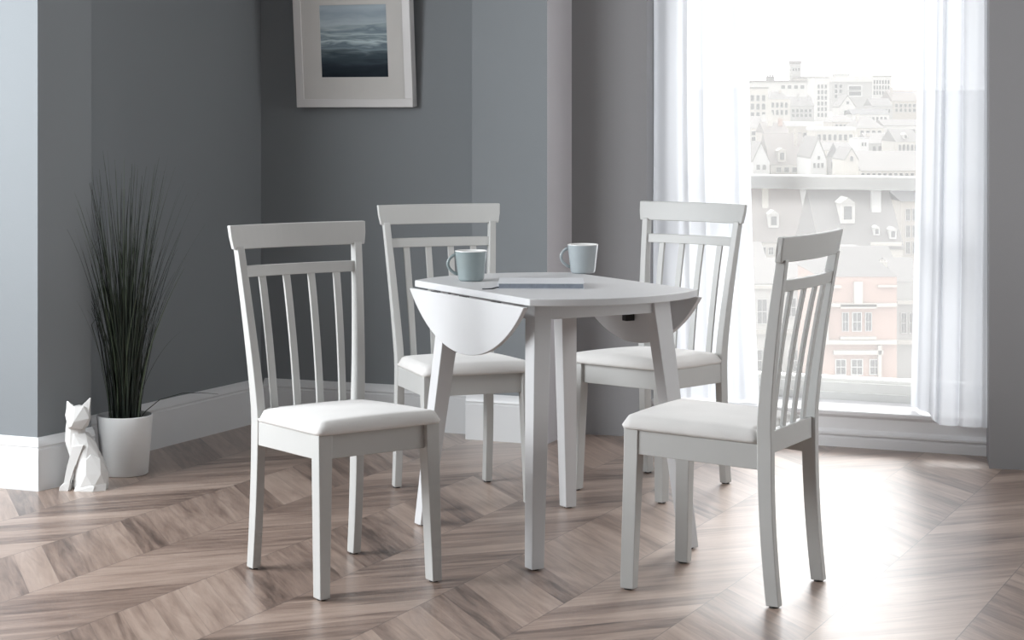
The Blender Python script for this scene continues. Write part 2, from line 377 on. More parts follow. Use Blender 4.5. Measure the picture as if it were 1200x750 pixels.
# ------------------------------------------------------------------ dining chair
HT = .97
def yback(z):      # front face of the rear legs, local y
    if z < .43: return -.026*((.43-z)/.43)**2.0
    return -.077*(max(0, z-.46)/(HT-.46))**1.3
def depth(z): return .037+.004*z/.43 if z < .43 else .041-.015*(z-.43)/(HT-.43)
def wout(z):       # outer half width of the rear legs
    return (.1765-.003*z/.43) if z < .43 else .1735+.0295*(z-.43)/(.90-.43)
def wleg(z): return .026 if z < .5 else .026-.003*(z-.5)/.4
def bow(x, z, k=.025): return -k*(1-(x/.2)**2)
def glide(leg, ring):     # dark pad under a foot
    cx = sum(p[0] for p in ring)/4; cy = sum(p[1] for p in ring)/4
    bm = bmesh.new(); lathe(bm, [(0,0),(.0125,0),(.0130,.001),(.0125,.0045),(0,.0045)], 20, cx, cy)
    link_mesh('glide', bm, M['black'], leg)
def make_chair():
    root = empty('dining_chair')
    lac = M['lacquer']
    for s in (-1, 1):          # front legs
        bm = bmesh.new(); rings = []
        for z, ox, oy, tx, ty in ((.004,.191,.3905,.030,.040),(.365,.1895,.3805,.041,.042),(.4365,.1895,.3795,.042,.042)):
            rings.append([(s*ox,oy,z),(s*(ox-tx),oy,z),(s*(ox-tx),oy-ty,z),(s*ox,oy-ty,z)])
        loft(bm, rings); lg = link_mesh('leg', bm, lac, root, bevel=.0025); glide(lg, rings[0])
    for s in (-1, 1):          # rear legs running up into the back posts
        bm = bmesh.new(); rings = []
        for i in range(25):
            z = .004+.906*i/24
            y = yback(z); o_ = wout(z); w = wleg(z); d = depth(z)
            rings.append([(s*o_,y,z),(s*(o_-w),y,z),(s*(o_-w),y-d,z),(s*o_,y-d,z)])
        loft(bm, rings); lg = link_mesh('leg', bm, lac, root, bevel=.0025); glide(lg, rings[0])
    zf, zr = .4350, .4215
    bm = bmesh.new()           # seat frame: front and side aprons as one ring
    loft(bm, [[(-.150,.366,zf-.066),(.150,.366,zf-.066),(.150,.352,zf-.066),(-.150,.352,zf-.066)],[(-.150,.366,zf),(.150,.366,zf),(.150,.352,zf),(-.150,.352,zf)]])
    for s in (-1, 1):
        loft(bm, [[(s*.1855,.342,zf-.066),(s*.165,.342,zf-.066),(s*.150,-.005,zr-.066),(s*.1705,-.005,zr-.066)],
                  [(s*.1855,.342,zf),(s*.165,.342,zf),(s*.150,-.005,zr),(s*.1705,-.005,zr)]])
        loft(bm, [[(s*.165,.345,.385),(s*.165,.30,.385),(s*.12,.356,.385)],[(s*.165,.345,.425),(s*.165,.30,.425),(s*.12,.356,.425)]])
    link_mesh('seat_frame', bm, lac, root, bevel=.002)
    # rear rail that also carries the slats
    bm = bmesh.new(); rings = []
    for i in range(9):
        x = -.149+.298*i/8; y = -.008
        rings.append([(x,y,.396),(x,y-.022,.396),(x,y-.022,.454),(x,y,.454)])
    loft(bm, rings); link_mesh('rear_rail', bm, lac, root, bevel=.002)
    # second rail (bowed)
    bm = bmesh.new(); rings = []
    for i in range(17):
        x = -.180+.360*i/16
        z0, z1 = .824, .8550
        y0, y1 = yback(z0)-.004+bow(x,0,.018)*1+.0, yback(z1)-.004+bow(x,0,.018)
        rings.append([(x,y0,z0),(x,y0-.018,z0),(x,y1-.018,z1),(x,y1,z1)])
    loft(bm, rings); link_mesh('middle_rail', bm, lac, root, bevel=.002)
    for k in (-1.5,-.5,.5,1.5):   # slats
        bm = bmesh.new(); rings = []
        for i in range(9):
            t = i/8; z = .450+(.828-.450)*t; x = k*(.0735+.0075*t)
            yb = -.013 + (yback(.828)-.008+bow(k*.081,0,.018)+.013)*(.6*t+.4*t*t)
            w = .0108
            rings.append([(x-w,yb,z),(x+w,yb,z),(x+w,yb-.010,z),(x-w,yb-.010,z)])
        loft(bm, rings); link_mesh('slat', bm, lac, root, bevel=.0015)
    # crest rail
    bm = bmesh.new(); rings = []
    for i in range(21):
        u = -1+2*i/20; ring = []
        for z, hw in ((.9026,.2132),(.936,.2195),(HT,.2218)):
            x = u*hw; ring.append((x, yback(z)+.001+bow(x*.9, z, .025)+.0, z))
        back = [(p[0], p[1]-.019, p[2]) for p in reversed(ring)]
        rings.append(ring+back)
    loft(bm, rings); link_mesh('crest_rail', bm, lac, root, bevel=.003)
    # cushion: domed pad
    bm = bmesh.new(); NX, NY = 26, 26; top = {}; 
    def hw(y): t = (y+.002)/.392; return .1735+.0225*t
    for lay in (0, 1):
        for j in range(NY+1):
            for i in range(NX+1):
                u, v = -1+2*i/NX, j/NY
                # rounded front corners
                y = -.002+.392*v
                x = u*hw(y)
                e = min(1-abs(u), 1e9); ex = (1-abs(u))*hw(y); ey = min(y+.002, .390-y)
                rim = lambda d, r: 1-(1-min(1,max(0,d)/r))**2.4
                h = .026*(rim(ex,.028)**.5)*(rim(ey,.028)**.5)+.012*(1-u*u)**.8*(4*v*(1-v))**.6
                # corner rounding
                cr = .022; cx_, cy_ = hw(y)-cr, .390-cr
                if abs(x) > cx_ and y > cy_:
                    d = math.hypot(abs(x)-cx_, y-cy_)
                    m_ = max(abs(x)-cx_, y-cy_)
                    if d > 1e-9: f = m_/d; x = math.copysign(cx_+(abs(x)-cx_)*f, x); y = cy_+(y-cy_)*f
                zb = .4228+(.4364-.4228)*v
                if lay: z = zb+.009+h
                else:
                    z = zb; x *= .985; y = .195+(y-.195)*.985
                top[(lay,i,j)] = bm.verts.new((x,y,z))
    for j in range(NY):
        for i in range(NX):
            bm.faces.new([top[(1,i,j)],top[(1,i+1,j)],top[(1,i+1,j+1)],top[(1,i,j+1)]])
            bm.faces.new([top[(0,i,j+1)],top[(0,i+1,j+1)],top[(0,i+1,j)],top[(0,i,j)]])
    for i in range(NX):
        bm.faces.new([top[(0,i,0)],top[(0,i+1,0)],top[(1,i+1,0)],top[(1,i,0)]]); bm.faces.new([top[(1,i,NY)],top[(1,i+1,NY)],top[(0,i+1,NY)],top[(0,i,NY)]])
    for j in range(NY):
        bm.faces.new([top[(1,0,j)],top[(1,0,j+1)],top[(0,0,j+1)],top[(0,0,j)]]); bm.faces.new([top[(0,NX,j)],top[(0,NX,j+1)],top[(1,NX,j+1)],top[(1,NX,j)]])
    tag(link_mesh('seat_cushion', bm, M['seat'], root, smooth=True), 'padded ivory fabric seat')
    return root
chair = make_chair()
CH_ = [((-.5718,5.4953),-.962,'pale grey slat-back chair at the near left, the one nearest the potted grass'),
       ((-.2276,6.6253),-1.2441,'pale grey slat-back chair standing behind the hanging leaf at the left of the table'),
       ((.588,6.7522),-2.2435,'pale grey slat-back chair behind the table in front of the left sheer curtain'),
       ((.7256,5.1753),-3.6581,'pale grey slat-back chair at the near right, its back turned to the window')]
for i, (p, th, lab) in enumerate(CH_):
    o = chair if i == 0 else copy_tree(chair)
    # local y = forward, local x = sitter's right in Blender axes -> the chair is symmetric
    o.location = (p[0], p[1], 0); o.rotation_euler = (0,0,th-math.pi/2)
    tag(o, lab, 'chair', 'dining chairs around the drop-leaf table')
CH_LAB = None

# ------------------------------------------------------------------ drop-leaf table
def make_table():
    root = empty('drop_leaf_table', (.1229,5.855,0), -1.042)
    tag(root, 'round pale grey drop-leaf dining table with both leaves hanging down', 'table')
    R, a, zt, th = .4545, .2898, .7660, .021
    m = M['table_lacquer']; b = math.sqrt(R*R-a*a)
    # local x along the hinges, local y across
    pts = []
    a0 = math.asin(a/R)
    for i in range(33): t = -a0+2*a0*i/32; pts.append((R*math.cos(t), R*math.sin(t)))
    for i in range(33): t = math.pi-a0+2*a0*i/32; pts.append((R*math.cos(t), R*math.sin(t)))
    bm = bmesh.new(); prism(bm, pts, zt-th, zt); link_mesh('table_top', bm, m, root, bevel=.0025)
    # leaves hanging vertical; y = +-(a + gap)
    for s in (-1, 1):
        y0 = s*(a+.004); y1 = s*(a+.004+.015); zc = zt-.024
        prof = [(-b+.001, zc)] 
        n = 40
        al = math.acos(a/R)
        prof = []
        for i in range(n+1):
            t = -al+2*al*i/n; prof.append((R*math.sin(t), zc-(R*math.cos(t)-a)*1.03))
        bm = bmesh.new(); loft(bm, [[(x,y0,z) for x,z in prof], [(x,y1,z) for x,z in prof]])
        leaf = link_mesh('drop_leaf', bm, m, root, bevel=.002)
        for hx in (-.20, -.02, .17):
            bm = bmesh.new(); box(bm, hx-.022, hx+.022, y0-s*.003, y1-s*.008, zc-.001, zc+.002)
            box(bm, hx-.018, hx+.018, y0-s*.002, y0, zc-.03, zc)
            link_mesh('hinge', bm, M['black'], leaf)
    # aprons
    ix, iy = .262, .214
    bm = bmesh.new()
    zb = zt-th-.050
    for s in (-1, 1):
        box(bm, *sorted((s*.258, s*.278)), -.19, .19, zb, zt-th)
        box(bm, -.24, .24, *sorted((s*.208, s*.226)), zb, zt-th)
    link_mesh('apron', bm, m, root, bevel=.0015)
    # legs, splayed and tapering
    for sx in (-1, 1):
        for sy in (-1, 1):
            bm = bmesh.new(); rings = []
            for t in (0, .5, 1):
                ox = .3600+(.2850-.3600)*t; oy = .2875+(.2340-.2875)*t; lx = .042+.012*t; ly = .040+.019*t; z = .004+(zt-th-.004)*t
                rings.append([(sx*ox,sy*oy,z),(sx*(ox-lx),sy*oy,z),(sx*(ox-lx),sy*(oy-ly),z),(sx*ox,sy*(oy-ly),z)])
            loft(bm, rings); lg = link_mesh('leg', bm, m, root, bevel=.0025); glide(lg, rings[0])
    # swivelling support bracket below the far rail
    bm = bmesh.new(); box(bm, -.012, .012, a-.028, a+.004, zt-.125, zt-.072)
    box(bm, -.010, .010, .20, a-.02, zt-.082, zt-.072)
    tag(link_mesh('leaf_bracket', bm, M['black'], root, bevel=.002), 'black leaf support bracket')
    return root
table = make_table()
TZ = .7660

# ------------------------------------------------------------------ mugs and notebook
def make_mug(loc, ang, mt, label):
    root = empty('mug', loc, ang)
    tag(root, label, 'mug')
    bm = bmesh.new(); H = .094
    lathe(bm, [(0,.000),(.034,.000),(.0385,.003),(.0405,.008),(.0500,H-.002)], 56)
    body = link_mesh('mug_body', bm, mt, root, smooth=True, fix=True)
    bm = bmesh.new(); lathe(bm, [(.0500,H-.002),(.0502,H),(.0490,H+.0008),(.0476,H-.001),(.0385,.012),(.034,.006),(0,.0055)], 56)
    tag(link_mesh('mug_lining', bm, M['mug_in'], root, smooth=True), 'white glazed rim and inside')
    bm = bmesh.new(); pts = []; rr = []
    for i in range(17):
        t = i/16; a_ = math.pi*(.5+1.0*t)*1.0
        # ear shaped loop on the -x side
        x = -.045-.029*math.sin(math.pi*t)**.6 ; z = .083-.062*t
        x += .004*t
        pts.append((x, 0, z)); rr.append((.0048, .0026))
    pts[0] = (-.046,0,.084); pts[-1] = (-.0415,0,.020)
    tube(bm, pts, rr, 10); link_mesh('handle', bm, mt, root, smooth=True)
    return root
def on_table(u, v, z=TZ):
    Y = FPX*(CH-z)/(v-VH); return ((u-600)/FPX*Y, Y, z)
p = on_table(552, 329.0); make_mug((p[0], p[1], TZ), math.radians(4), M['mug_teal'], 'pale teal mug at the left of the table top, near the hanging leaf')
p = on_table(683, 320.0); make_mug((p[0], p[1], TZ), math.radians(8), M['mug_grey'], 'pale grey-blue mug behind the notebook on the table')
def make_book():
    c = (.088, 5.80, TZ); root = empty('notebook', c, math.radians(-1))
    tag(root, 'slim pale grey notebook with a ribbon marker lying on the table', 'notebook')
    w, d, h = .257, .19, .0175
    bm = bmesh.new(); box(bm, -w/2, w/2, -d/2, d/2, 0, .0022); box(bm, -w/2, w/2, -d/2, d/2, h-.0022, h); box(bm, -w/2, w/2, d/2-.0022, d/2, 0, h)
    link_mesh('cover', bm, M['book'], root, bevel=.0008)
    bm = bmesh.new(); box(bm, -w/2+.003, w/2-.003, -d/2+.0015, d/2-.003, .0022, h-.0022); tag(link_mesh('pages', bm, M['pages'], root), 'blue grey page block')
    bm = bmesh.new(); pts = [(-w/2+.02,-d/2+.02,.004),(-w/2-.003,-d/2+.006,.0045),(-w/2-.018,-d/2-.008,.0016),(-w/2-.034,-d/2-.014,.0012),(-w/2-.046,-d/2-.012,.0012)]
    tube(bm, pts, [(.0022,.0009)]*5, 6); link_mesh('ribbon', bm, M['ribbon'], root)
make_book()

# ------------------------------------------------------------------ framed picture, leaning out from the far wall at the top
def ray_wall(u, v, off):
    a = Vector(cc); d = (Vector(bb)-a).normalized(); n = Vector((d.y, -d.x)); a = a+n*off
    k = (u-600)/FPX                      # x = k*y
    t = (k*a.y-a.x)/(d.x-k*d.y); q = a+d*t
    return t, CH-(v-VH)/FPX*q.y
PT = .045
t0, zb0 = ray_wall(348.1, 124.5, PT); t1, zb1 = ray_wall(484.2, 124.7, PT)
d_ = (Vector(bb)-Vector(cc)).normalized(); n_ = Vector((d_.y, -d_.x))
pw = t1-t0; ph_ = pw*1.18; zc = (zb0+zb1)/2
org = Vector(cc)+d_*t0+n_*.003
pic = empty('framed_picture', (org.x, org.y, zc), math.atan2(d_.y, d_.x))
pic.rotation_euler = (math.radians(5.2), 0, math.atan2(d_.y, d_.x))
tag(pic, 'white box-framed seascape picture hanging on the far grey wall', 'picture')
fw = .034
bm = bmesh.new()
box(bm, 0, pw, -PT, 0, 0, fw); box(bm, 0, pw, -PT, 0, ph_-fw, ph_); box(bm, 0, fw, -PT, 0, fw, ph_-fw); box(bm, pw-fw, pw, -PT, 0, fw, ph_-fw)
link_mesh('frame', bm, M['frame'], pic, bevel=.0015)
tA, zA = ray_wall(379.5, 89.6, PT-.012); tB, _ = ray_wall(457.5, 89.6, PT-.012); _, zT = ray_wall(457, 4, PT-.012)
ax0, ax1, az0, az1 = tA-t0, tB-t0, zA-zc, zT-zc
bm = bmesh.new()      # mount with a window cut
yb, yf = -.012, -PT+.006
box(bm, fw, ax0, yf, yb, fw, ph_-fw); box(bm, ax1, pw-fw, yf, yb, fw, ph_-fw); box(bm, ax0, ax1, yf, yb, fw, az0); box(bm, ax0, ax1, yf, yb, az1, ph_-fw)
link_mesh('mount', bm, M['mount'], pic)
bm = bmesh.new(); box(bm, 0, ax1-ax0+.01, 0, .003, 0, az1-az0+.01)
art = link_mesh('print', bm, art_mat(az1-az0+.01), pic); art.location = (ax0-.005, yf+.004, az0-.005)
tag(art, 'stormy blue grey sea and sky')
bm = bmesh.new(); box(bm, .002, pw-.002, -.012, -.006, .002, ph_-.002); link_mesh('backing', bm, M['mount'], pic)

# ------------------------------------------------------------------ potted grass
def make_plant():
    px, py = -1.383, 6.865
    root = empty('potted_grass', (px, py, 0))
    tag(root, 'tall dark ornamental grass in a white round pot against the left wall', 'plant')
    bm = bmesh.new(); Hp = .212
    lathe(bm, [(0,0),(.078,0),(.083,.004),(.0985,Hp-.004),(.0975,Hp),(.0945,Hp),(.0935,Hp-.005),(.090,Hp-.045),(0,Hp-.045)], 56)
    link_mesh('pot', bm, M['pot'], root, smooth=True).data.polygons
    bm = bmesh.new(); lathe(bm, [(0,Hp-.044),(.0895,Hp-.044),(.086,Hp-.036),(.05,Hp-.030),(0,Hp-.028)], 40); link_mesh('soil', bm, M['soil'], root, smooth=True)
    rnd = random.Random(5); bm = bmesh.new(); cl = bm.loops.layers.color.new('blade')
    def blade(bx, by, ang, H, out, droop, w, shade, side=0.0):
        N_ = 12; prev = None; d = Vector((math.cos(ang), math.sin(ang), 0)); s = Vector((-d.y, d.x, 0))
        tw = rnd.uniform(-.6, .6); kink = rnd.uniform(-.06, .06); s = (s*math.cos(tw)+d*math.sin(tw)).normalized()
        for i in range(N_+1):
            t = i/N_
            c = Vector((bx, by, Hp-.04)) + d*(out*(.34*t+.66*t*t)) + Vector((0,0,H*(t-droop*t*t*t*.45))) + s*(side*math.sin(2.6*t)+kink*max(0, t-.45)) 
            for nx_, ny_, k0, lim in ((.86,-.51,-1,.012),(.897,-.44,1,.17)):
                g = Vector((c.x+.086, c.y+.085)); al = g.x*.51+g.y*.86
                if (k0 < 0 and al < .02) or k0 > 0:
                    dd = (g.x*nx_+g.y*ny_) if k0 < 0 else (c.x*nx_+c.y*ny_)
                    need = (lim-dd) if k0 < 0 else (-lim-dd)
                    if need > 0: c = c + Vector((nx_*need, ny_*need, 0))
            ww = w*(1-.86*t**1.8)
            q = [c-s*ww, c+d*ww*.45, c+s*ww]
            cur = [bm.verts.new(x) for x in q]
            if prev:
                for k in (0, 1):
                    f = bm.faces.new((prev[k], prev[k+1], cur[k+1], cur[k]))
                    for lp in f.loops: lp[cl] = (shade, shade, shade, 1)
            prev = cur
    for k in range(240):
        ang = rnd.uniform(0, 2*math.pi); r0 = abs(rnd.gauss(0, .032)); r0 = min(r0, .055)
        edge = rnd.random()
        H = rnd.uniform(.50, 1.0)*(1 if edge < .8 else .95)
        out = rnd.uniform(.02, .175) if edge < .72 else rnd.uniform(.12, .235)
        out = min(out, .23); 
        if math.sin(ang) > 0: out *= .85        # the wall side is tighter
        
        drp = rnd.uniform(.0, .18) if edge < .8 else rnd.uniform(.1, .45)
        sh = rnd.random(); sh = sh**2*.75 if rnd.random() < .9 else .95
        blade(math.cos(ang)*r0, math.sin(ang)*r0*.7, ang+rnd.uniform(-.5,.5), H, out, drp, rnd.uniform(.0015, .0038), sh, rnd.uniform(-.012,.012))
    # a few clear outliers
    for ang, H, out, dr, sh in ((2.9,.93,.125,.0,.3),(3.05,.78,.185,.25,.2),(3.2,.66,.16,.3,.2),(2.8,.60,.12,.5,.2),(.1,.88,.23,.1,.3),(.05,.76,.255,.12,.3),(6.1,.70,.21,.2,.2),(6.2,.40,.17,.35,.2),(.2,.84,.20,.05,.4),(5.9,.90,.11,.02,1.0)):
        blade(math.cos(ang)*.03, math.sin(ang)*.02, ang, H, out, dr, .0022, sh, .01)
    tag(link_mesh('foliage', bm, M['leaf'], root, fix=False), kind='stuff')
    # one long blade drooping over the pot rim
    bm = bmesh.new(); tube(bm, [(.04,.0,Hp-.035),(.075,.0,Hp+.012),(.12,.03,Hp+.048),(.19,.09,Hp+.062),(.25,.15,Hp+.055),(.30,.22,Hp+.040)], [.0012,.0014,.0014,.0012,.0010,.0006], 6)
    cl = bm.loops.layers.color.new('blade')
    for f in bm.faces:
        for lp in f.loops: lp[cl] = (.15,.15,.15,1)
    link_mesh('drooping_blade', bm, M['leaf'], root)
make_plant()

# ------------------------------------------------------------------ faceted cat ornament
def make_cat():
    k = 1/341.0
    root = empty('cat_ornament', (-1.462, 6.585, 0), math.radians(0))
    tag(root, 'white faceted sitting cat ornament on the floor beside the plant pot', 'ornament')
    bm = bmesh.new()
    def hull(pts):
        vs = [bm.verts.new((x*k-100*k, y*k, z*k)) for x, y, z in pts]
        r = bmesh.ops.convex_hull(bm, input=vs)
        bmesh.ops.delete(bm, geom=list({g for g in list(r['geom_interior'])+list(r['geom_unused']) if isinstance(g, bmesh.types.BMVert)}), context='VERTS')
    def ring(z, xc, rx, ry, n=8, ph=0, yc=0):
        return [(xc+rx*math.cos(2*math.pi*i/n+ph), yc+ry*math.sin(2*math.pi*i/n+ph), z) for i in range(n)]
    # haunches and rump
    hull(ring(0,107,19.5,15,8,.3)+ring(5,107,20.5,17,8,.3)+ring(20,107,20,17,7,.1)+ring(36,104.5,17,14,6,.5)+ring(42,102,14,12,6,0))
    # trunk rising into the shoulders
    hull(ring(14,104,17,13,7,.2)+ring(38,101,19,13,7,.4)+ring(54,95,17.5,11.5,6,.1)+ring(66,91,13,10,6,.4))
    # neck and chest
    hull(ring(40,92,11,9,6,.5)+ring(56,87.5,11,10,6,.2)+ring(72,87.5,10.5,9,6,.3)+ring(82,89,10.5,8.5,6,0))
    # front legs: near and far
    for yo in (-9, 4):
        hull([(88,yo-4.5,52),(101,yo-5,54),(88,yo+4.5,52),(100,yo+4,52),(82,yo-3.5,30),(91,yo-4,28),(82,yo+3.5,30),(91,yo+3,28)])
        hull([(82,yo-3.5,31),(91,yo-4,30),(82,yo+3.5,31),(91,yo+3,30),(77.5,yo-3,9),(84,yo-3.5,8),(77.5,yo+3,9),(84,yo+3,8)])
        hull([(78,yo-3.5,10),(85,yo-3.5,9),(78,yo+3.5,10),(85,yo+3.5,9),(73,yo-4,5),(72,yo-3,0),(72,yo+3,0),(73,yo+3,5),(83,yo-4.5,0),(85,yo+4,0),(76,yo-4.5,7)])
    # hind foot lying forward and tail round the base
    hull([(90,-15,0),(113,-17.5,0),(115,-17.5,7),(92,-13,6),(90,-6,0),(113,-8,0),(90,-6,5)])
    hull([(112,-18,0),(126.5,-9,0),(126.5,-8,8),(112,-17,8),(118,-10,0),(118,-10,7)])
    # head, face turned to the lower left towards the camera
    hd = [(79,-3,96),(79.5,7,95),(90,-11,98),(100,-9,98),(104.5,-4,95),(104.5,6,95),(91,10,97),
          (78,-7,88),(106.3,-9,84),(105.5,5,82),(78.5,7,84),
          (82,-15,80),(90,-19,81),(88,-20,76),(93,-16,73),(84,-15,74),
          (99,-12,72),(104,-4,74),(100,6,71),(84,6,70),(81,-5,71),(92,8,70)]
    hull(hd)
    # ears
    hull([(78.6,-5,92),(79,5,92),(89,-8,97),(88,3,96),(78.5,-1,103.5),(79.8,-1,103)])
    hull([(95,-8,96),(105.5,-6,90),(97,4,96),(105,5,91),(106.8,-1,107.5),(105.6,-1,107)])
    link_mesh('cat_body', bm, M['cat'], root, bevel=.0012, segs=1)
make_cat()

# ------------------------------------------------------------------ the city beyond the window
def cm(n, c, r=.9, noise=(.25,.06)): M[n] = mat(n, tuple(x*.33 for x in c), r, .2, noise=noise)
cm('stone_cream', (.74,.70,.63)); cm('stone_white', (.82,.80,.76)); cm('stone_grey', (.55,.54,.52)); cm('stone_tan', (.62,.57,.51))
cm('slate', (.24,.23,.225)); cm('slate_brown', (.28,.25,.235)); cm('slate_pale', (.31,.295,.285)); cm('slate_dark', (.18,.18,.185))
cm('brick', (.66,.47,.40)); cm('glass_dark', (.10,.11,.12), .3); cm('white_paint', (.85,.84,.82)); M['street'] = mat('rooftop_and_street_tones', (.15,.145,.135), 1.0, 0.0, noise=(.09,.45)); cm('green', (.30,.33,.25))
def ground(D): return CH+1.6*(ground0(D/1.6)-CH)
def ground0(D):
    P_ = [(20,-26),(60,-15),(90,-12),(140,-9.5),(200,-7),(350,-7.5),(500,-4),(700,2),(900,9),(1100,14),(1400,15)]
    for (a,b),(c,d) in zip(P_, P_[1:]):
        if D <= c: return b+(d-b)*(D-a)/(c-a)
    return 15
bm = bmesh.new(); rows = []
for D in (32,96,144,224,320,560,800,1120,1440,1760,2240):
    rows.append([bm.verts.new((D*(-.15+.6*i/10), D, ground(D)-.5)) for i in range(11)])
for a, b in zip(rows, rows[1:]):
    for i in range(10): bm.faces.new((a[i],a[i+1],b[i+1],b[i]))
tag(link_mesh('ground_outside', bm, M['street']), kind='structure')
def at(u, v, D): return (u-600)/FPX*D, CH-(v-VH)/FPX*D
K_ = 1.6
def building(name, label, cat, u0, u1, v_eave, D, wallm, roof=None, roofm='slate', yaw=0, dep=None, wins=None, chim=(), dorm=(), base=None, parapet=False, group=None, cornice=()):
    """front facade from u0 to u1 in the photograph's frame at distance D; real metres from there"""
    D *= K_; dep = dep*K_ if dep else None
    x0, ze = at(u0, v_eave, D); x1, _ = at(u1, v_eave, D); W = x1-x0; k = D/FPX
    dep = dep or W*.8; zg = ground(D)-1
    root = empty(name, ((x0+x1)/2, D, zg), math.radians(yaw)); tag(root, label, cat, group)
    H = ze-zg
    bm = bmesh.new(); box(bm, -W/2, W/2, 0, dep, 0, H)
    link_mesh('wall', bm, M[wallm], root)
    if roof:
        kind, rh = roof; rh *= k; ov = .02*W; bm = bmesh.new()
        if kind == 'side':      # ridge parallel to the facade
            loft(bm, [[(-W/2-ov,-ov,H),(-W/2-ov,dep+ov,H),(-W/2-ov,dep/2,H+rh)],[(W/2+ov,-ov,H),(W/2+ov,dep+ov,H),(W/2+ov,dep/2,H+rh)]])
        elif kind == 'front':   # gable towards the room
            loft(bm, [[(-W/2,.02,H),(W/2,.02,H),(0,.02,H+rh*.97)],[(-W/2,dep,H),(W/2,dep,H),(0,dep,H+rh*.97)]])
            link_mesh('gable', bm, M[wallm], root); bm = bmesh.new()
            t_ = rh*.07+.05
            for s in (-1, 1):
                loft(bm, [[(s*(W/2+ov),-.1,H-.02),(0,-.1,H+rh),(0,-.1,H+rh+t_),(s*(W/2+ov),-.1,H+t_)],[(s*(W/2+ov),dep,H-.02),(0,dep,H+rh),(0,dep,H+rh+t_),(s*(W/2+ov),dep,H+t_)]])
        elif kind == 'hip':
            loft(bm, [[(-W/2-ov,-ov,H),(W/2+ov,-ov,H),(W/2+ov,dep+ov,H),(-W/2-ov,dep+ov,H)],[(-W/6,dep*.4,H+rh),(W/6,dep*.4,H+rh),(W/6,dep*.6,H+rh),(-W/6,dep*.6,H+rh)]])
        elif kind == 'flat':
            box(bm, -W/2-ov, W/2+ov, -ov, dep+ov, H, H+rh)
        elif kind == 'spire':
            loft(bm, [[(-W/2-ov,-ov,H),(W/2+ov,-ov,H),(W/2+ov,dep+ov,H),(-W/2-ov,dep+ov,H)],[(-.05,dep*.49,H+rh),(.05,dep*.49,H+rh),(.05,dep*.51,H+rh),(-.05,dep*.51,H+rh)]])
        link_mesh('roof', bm, M[roofm], root)
    for (wu0, wu1, wv0, wv1, nx, ny) in (wins or ()):
        fx0, fx1 = (wu0-600)*k-(x0+x1)/2, (wu1-600)*k-(x0+x1)/2
        z1_, z0_ = CH-(wv0-VH)*k-zg, CH-(wv1-VH)*k-zg
        cw, chh = (fx1-fx0)/nx, (z1_-z0_)/ny
        for iy in range(ny):
            for ix in range(nx):
                a = fx0+cw*(ix+.2); b = fx0+cw*(ix+.8); c = z0_+chh*(iy+.15); d = z0_+chh*(iy+.85)
                f = .09*(b-a)
                bm = bmesh.new()
                box(bm, a-f, b+f, -.12, .02, c-f, c); box(bm, a-f, b+f, -.12, .02, d, d+f); box(bm, a-f, a, -.12, .02, c, d); box(bm, b, b+f, -.12, .02, c, d)
                if D < 210:
                    box(bm, (a+b)/2-f*.3, (a+b)/2+f*.3, -.09, .0, c, d); box(bm, a, b, -.09, .0, c+(d-c)*.5-f*.4, c+(d-c)*.5+f*.4)
                w = link_mesh('window', bm, M['white_paint'], root)
                bm = bmesh.new(); box(bm, a, b, -.03, .01, c, d); link_mesh('pane', bm, M['glass_dark'], w)
    for (cu0, cu1, cv0, cv1) in cornice:
        fx0, fx1 = (cu0-600)*k-(x0+x1)/2, (cu1-600)*k-(x0+x1)/2
        bm = bmesh.new(); box(bm, fx0, fx1, -.35, .05, CH-(cv1-VH)*k-zg, CH-(cv0-VH)*k-zg); link_mesh('cornice', bm, M['stone_cream'], root)
    for (cu, cw_, cvt, cvb, cmn) in chim:
        cx = (cu-600)*k-(x0+x1)/2; w_ = cw_*k
        bm = bmesh.new(); zt_ = CH-(cvt-VH)*k-zg; zb_ = CH-(cvb-VH)*k-zg
        box(bm, cx-w_/2, cx+w_/2, dep*.3, dep*.3+w_*.8, min(zb_, H), zt_); box(bm, cx-w_*.58, cx+w_*.58, dep*.3-w_*.08, dep*.3+w_*.88, zt_, zt_+.1*w_)
        for q in (-.3, 0, .3): box(bm, cx+q*w_-w_*.09, cx+q*w_+w_*.09, dep*.3+w_*.3, dep*.3+w_*.5, zt_+.1*w_, zt_+.35*w_)
        link_mesh('chimney', bm, M[cmn], root)
    for (du, dw, dvt, dvb, dmn) in dorm:   # dormers standing out of a side roof
        cx = (du-600)*k-(x0+x1)/2; w_ = dw*k; zt_ = CH-(dvt-VH)*k-zg; zb_ = CH-(dvb-VH)*k-zg
        kk = max(.02, min(.95, (zb_-H)/max(.1, rh))); y0 = dep/2*kk-.3
        bm = bmesh.new(); box(bm, cx-w_/2, cx+w_/2, y0, dep/2, zb_, zt_)
        loft(bm, [[(cx-w_*.58,y0-.1,zt_),(cx+w_*.58,y0-.1,zt_),(cx,y0-.1,zt_+w_*.4)],[(cx-w_*.58,dep/2,zt_),(cx+w_*.58,dep/2,zt_),(cx,dep/2,zt_+w_*.4)]])
        dd = link_mesh('dormer', bm, M[dmn], root)
        bm = bmesh.new(); box(bm, cx-w_*.28, cx+w_*.28, y0-.04, y0+.05, zb_+(zt_-zb_)*.2, zb_+(zt_-zb_)*.85); link_mesh('pane', bm, M['glass_dark'], dd)
    return root
B = building
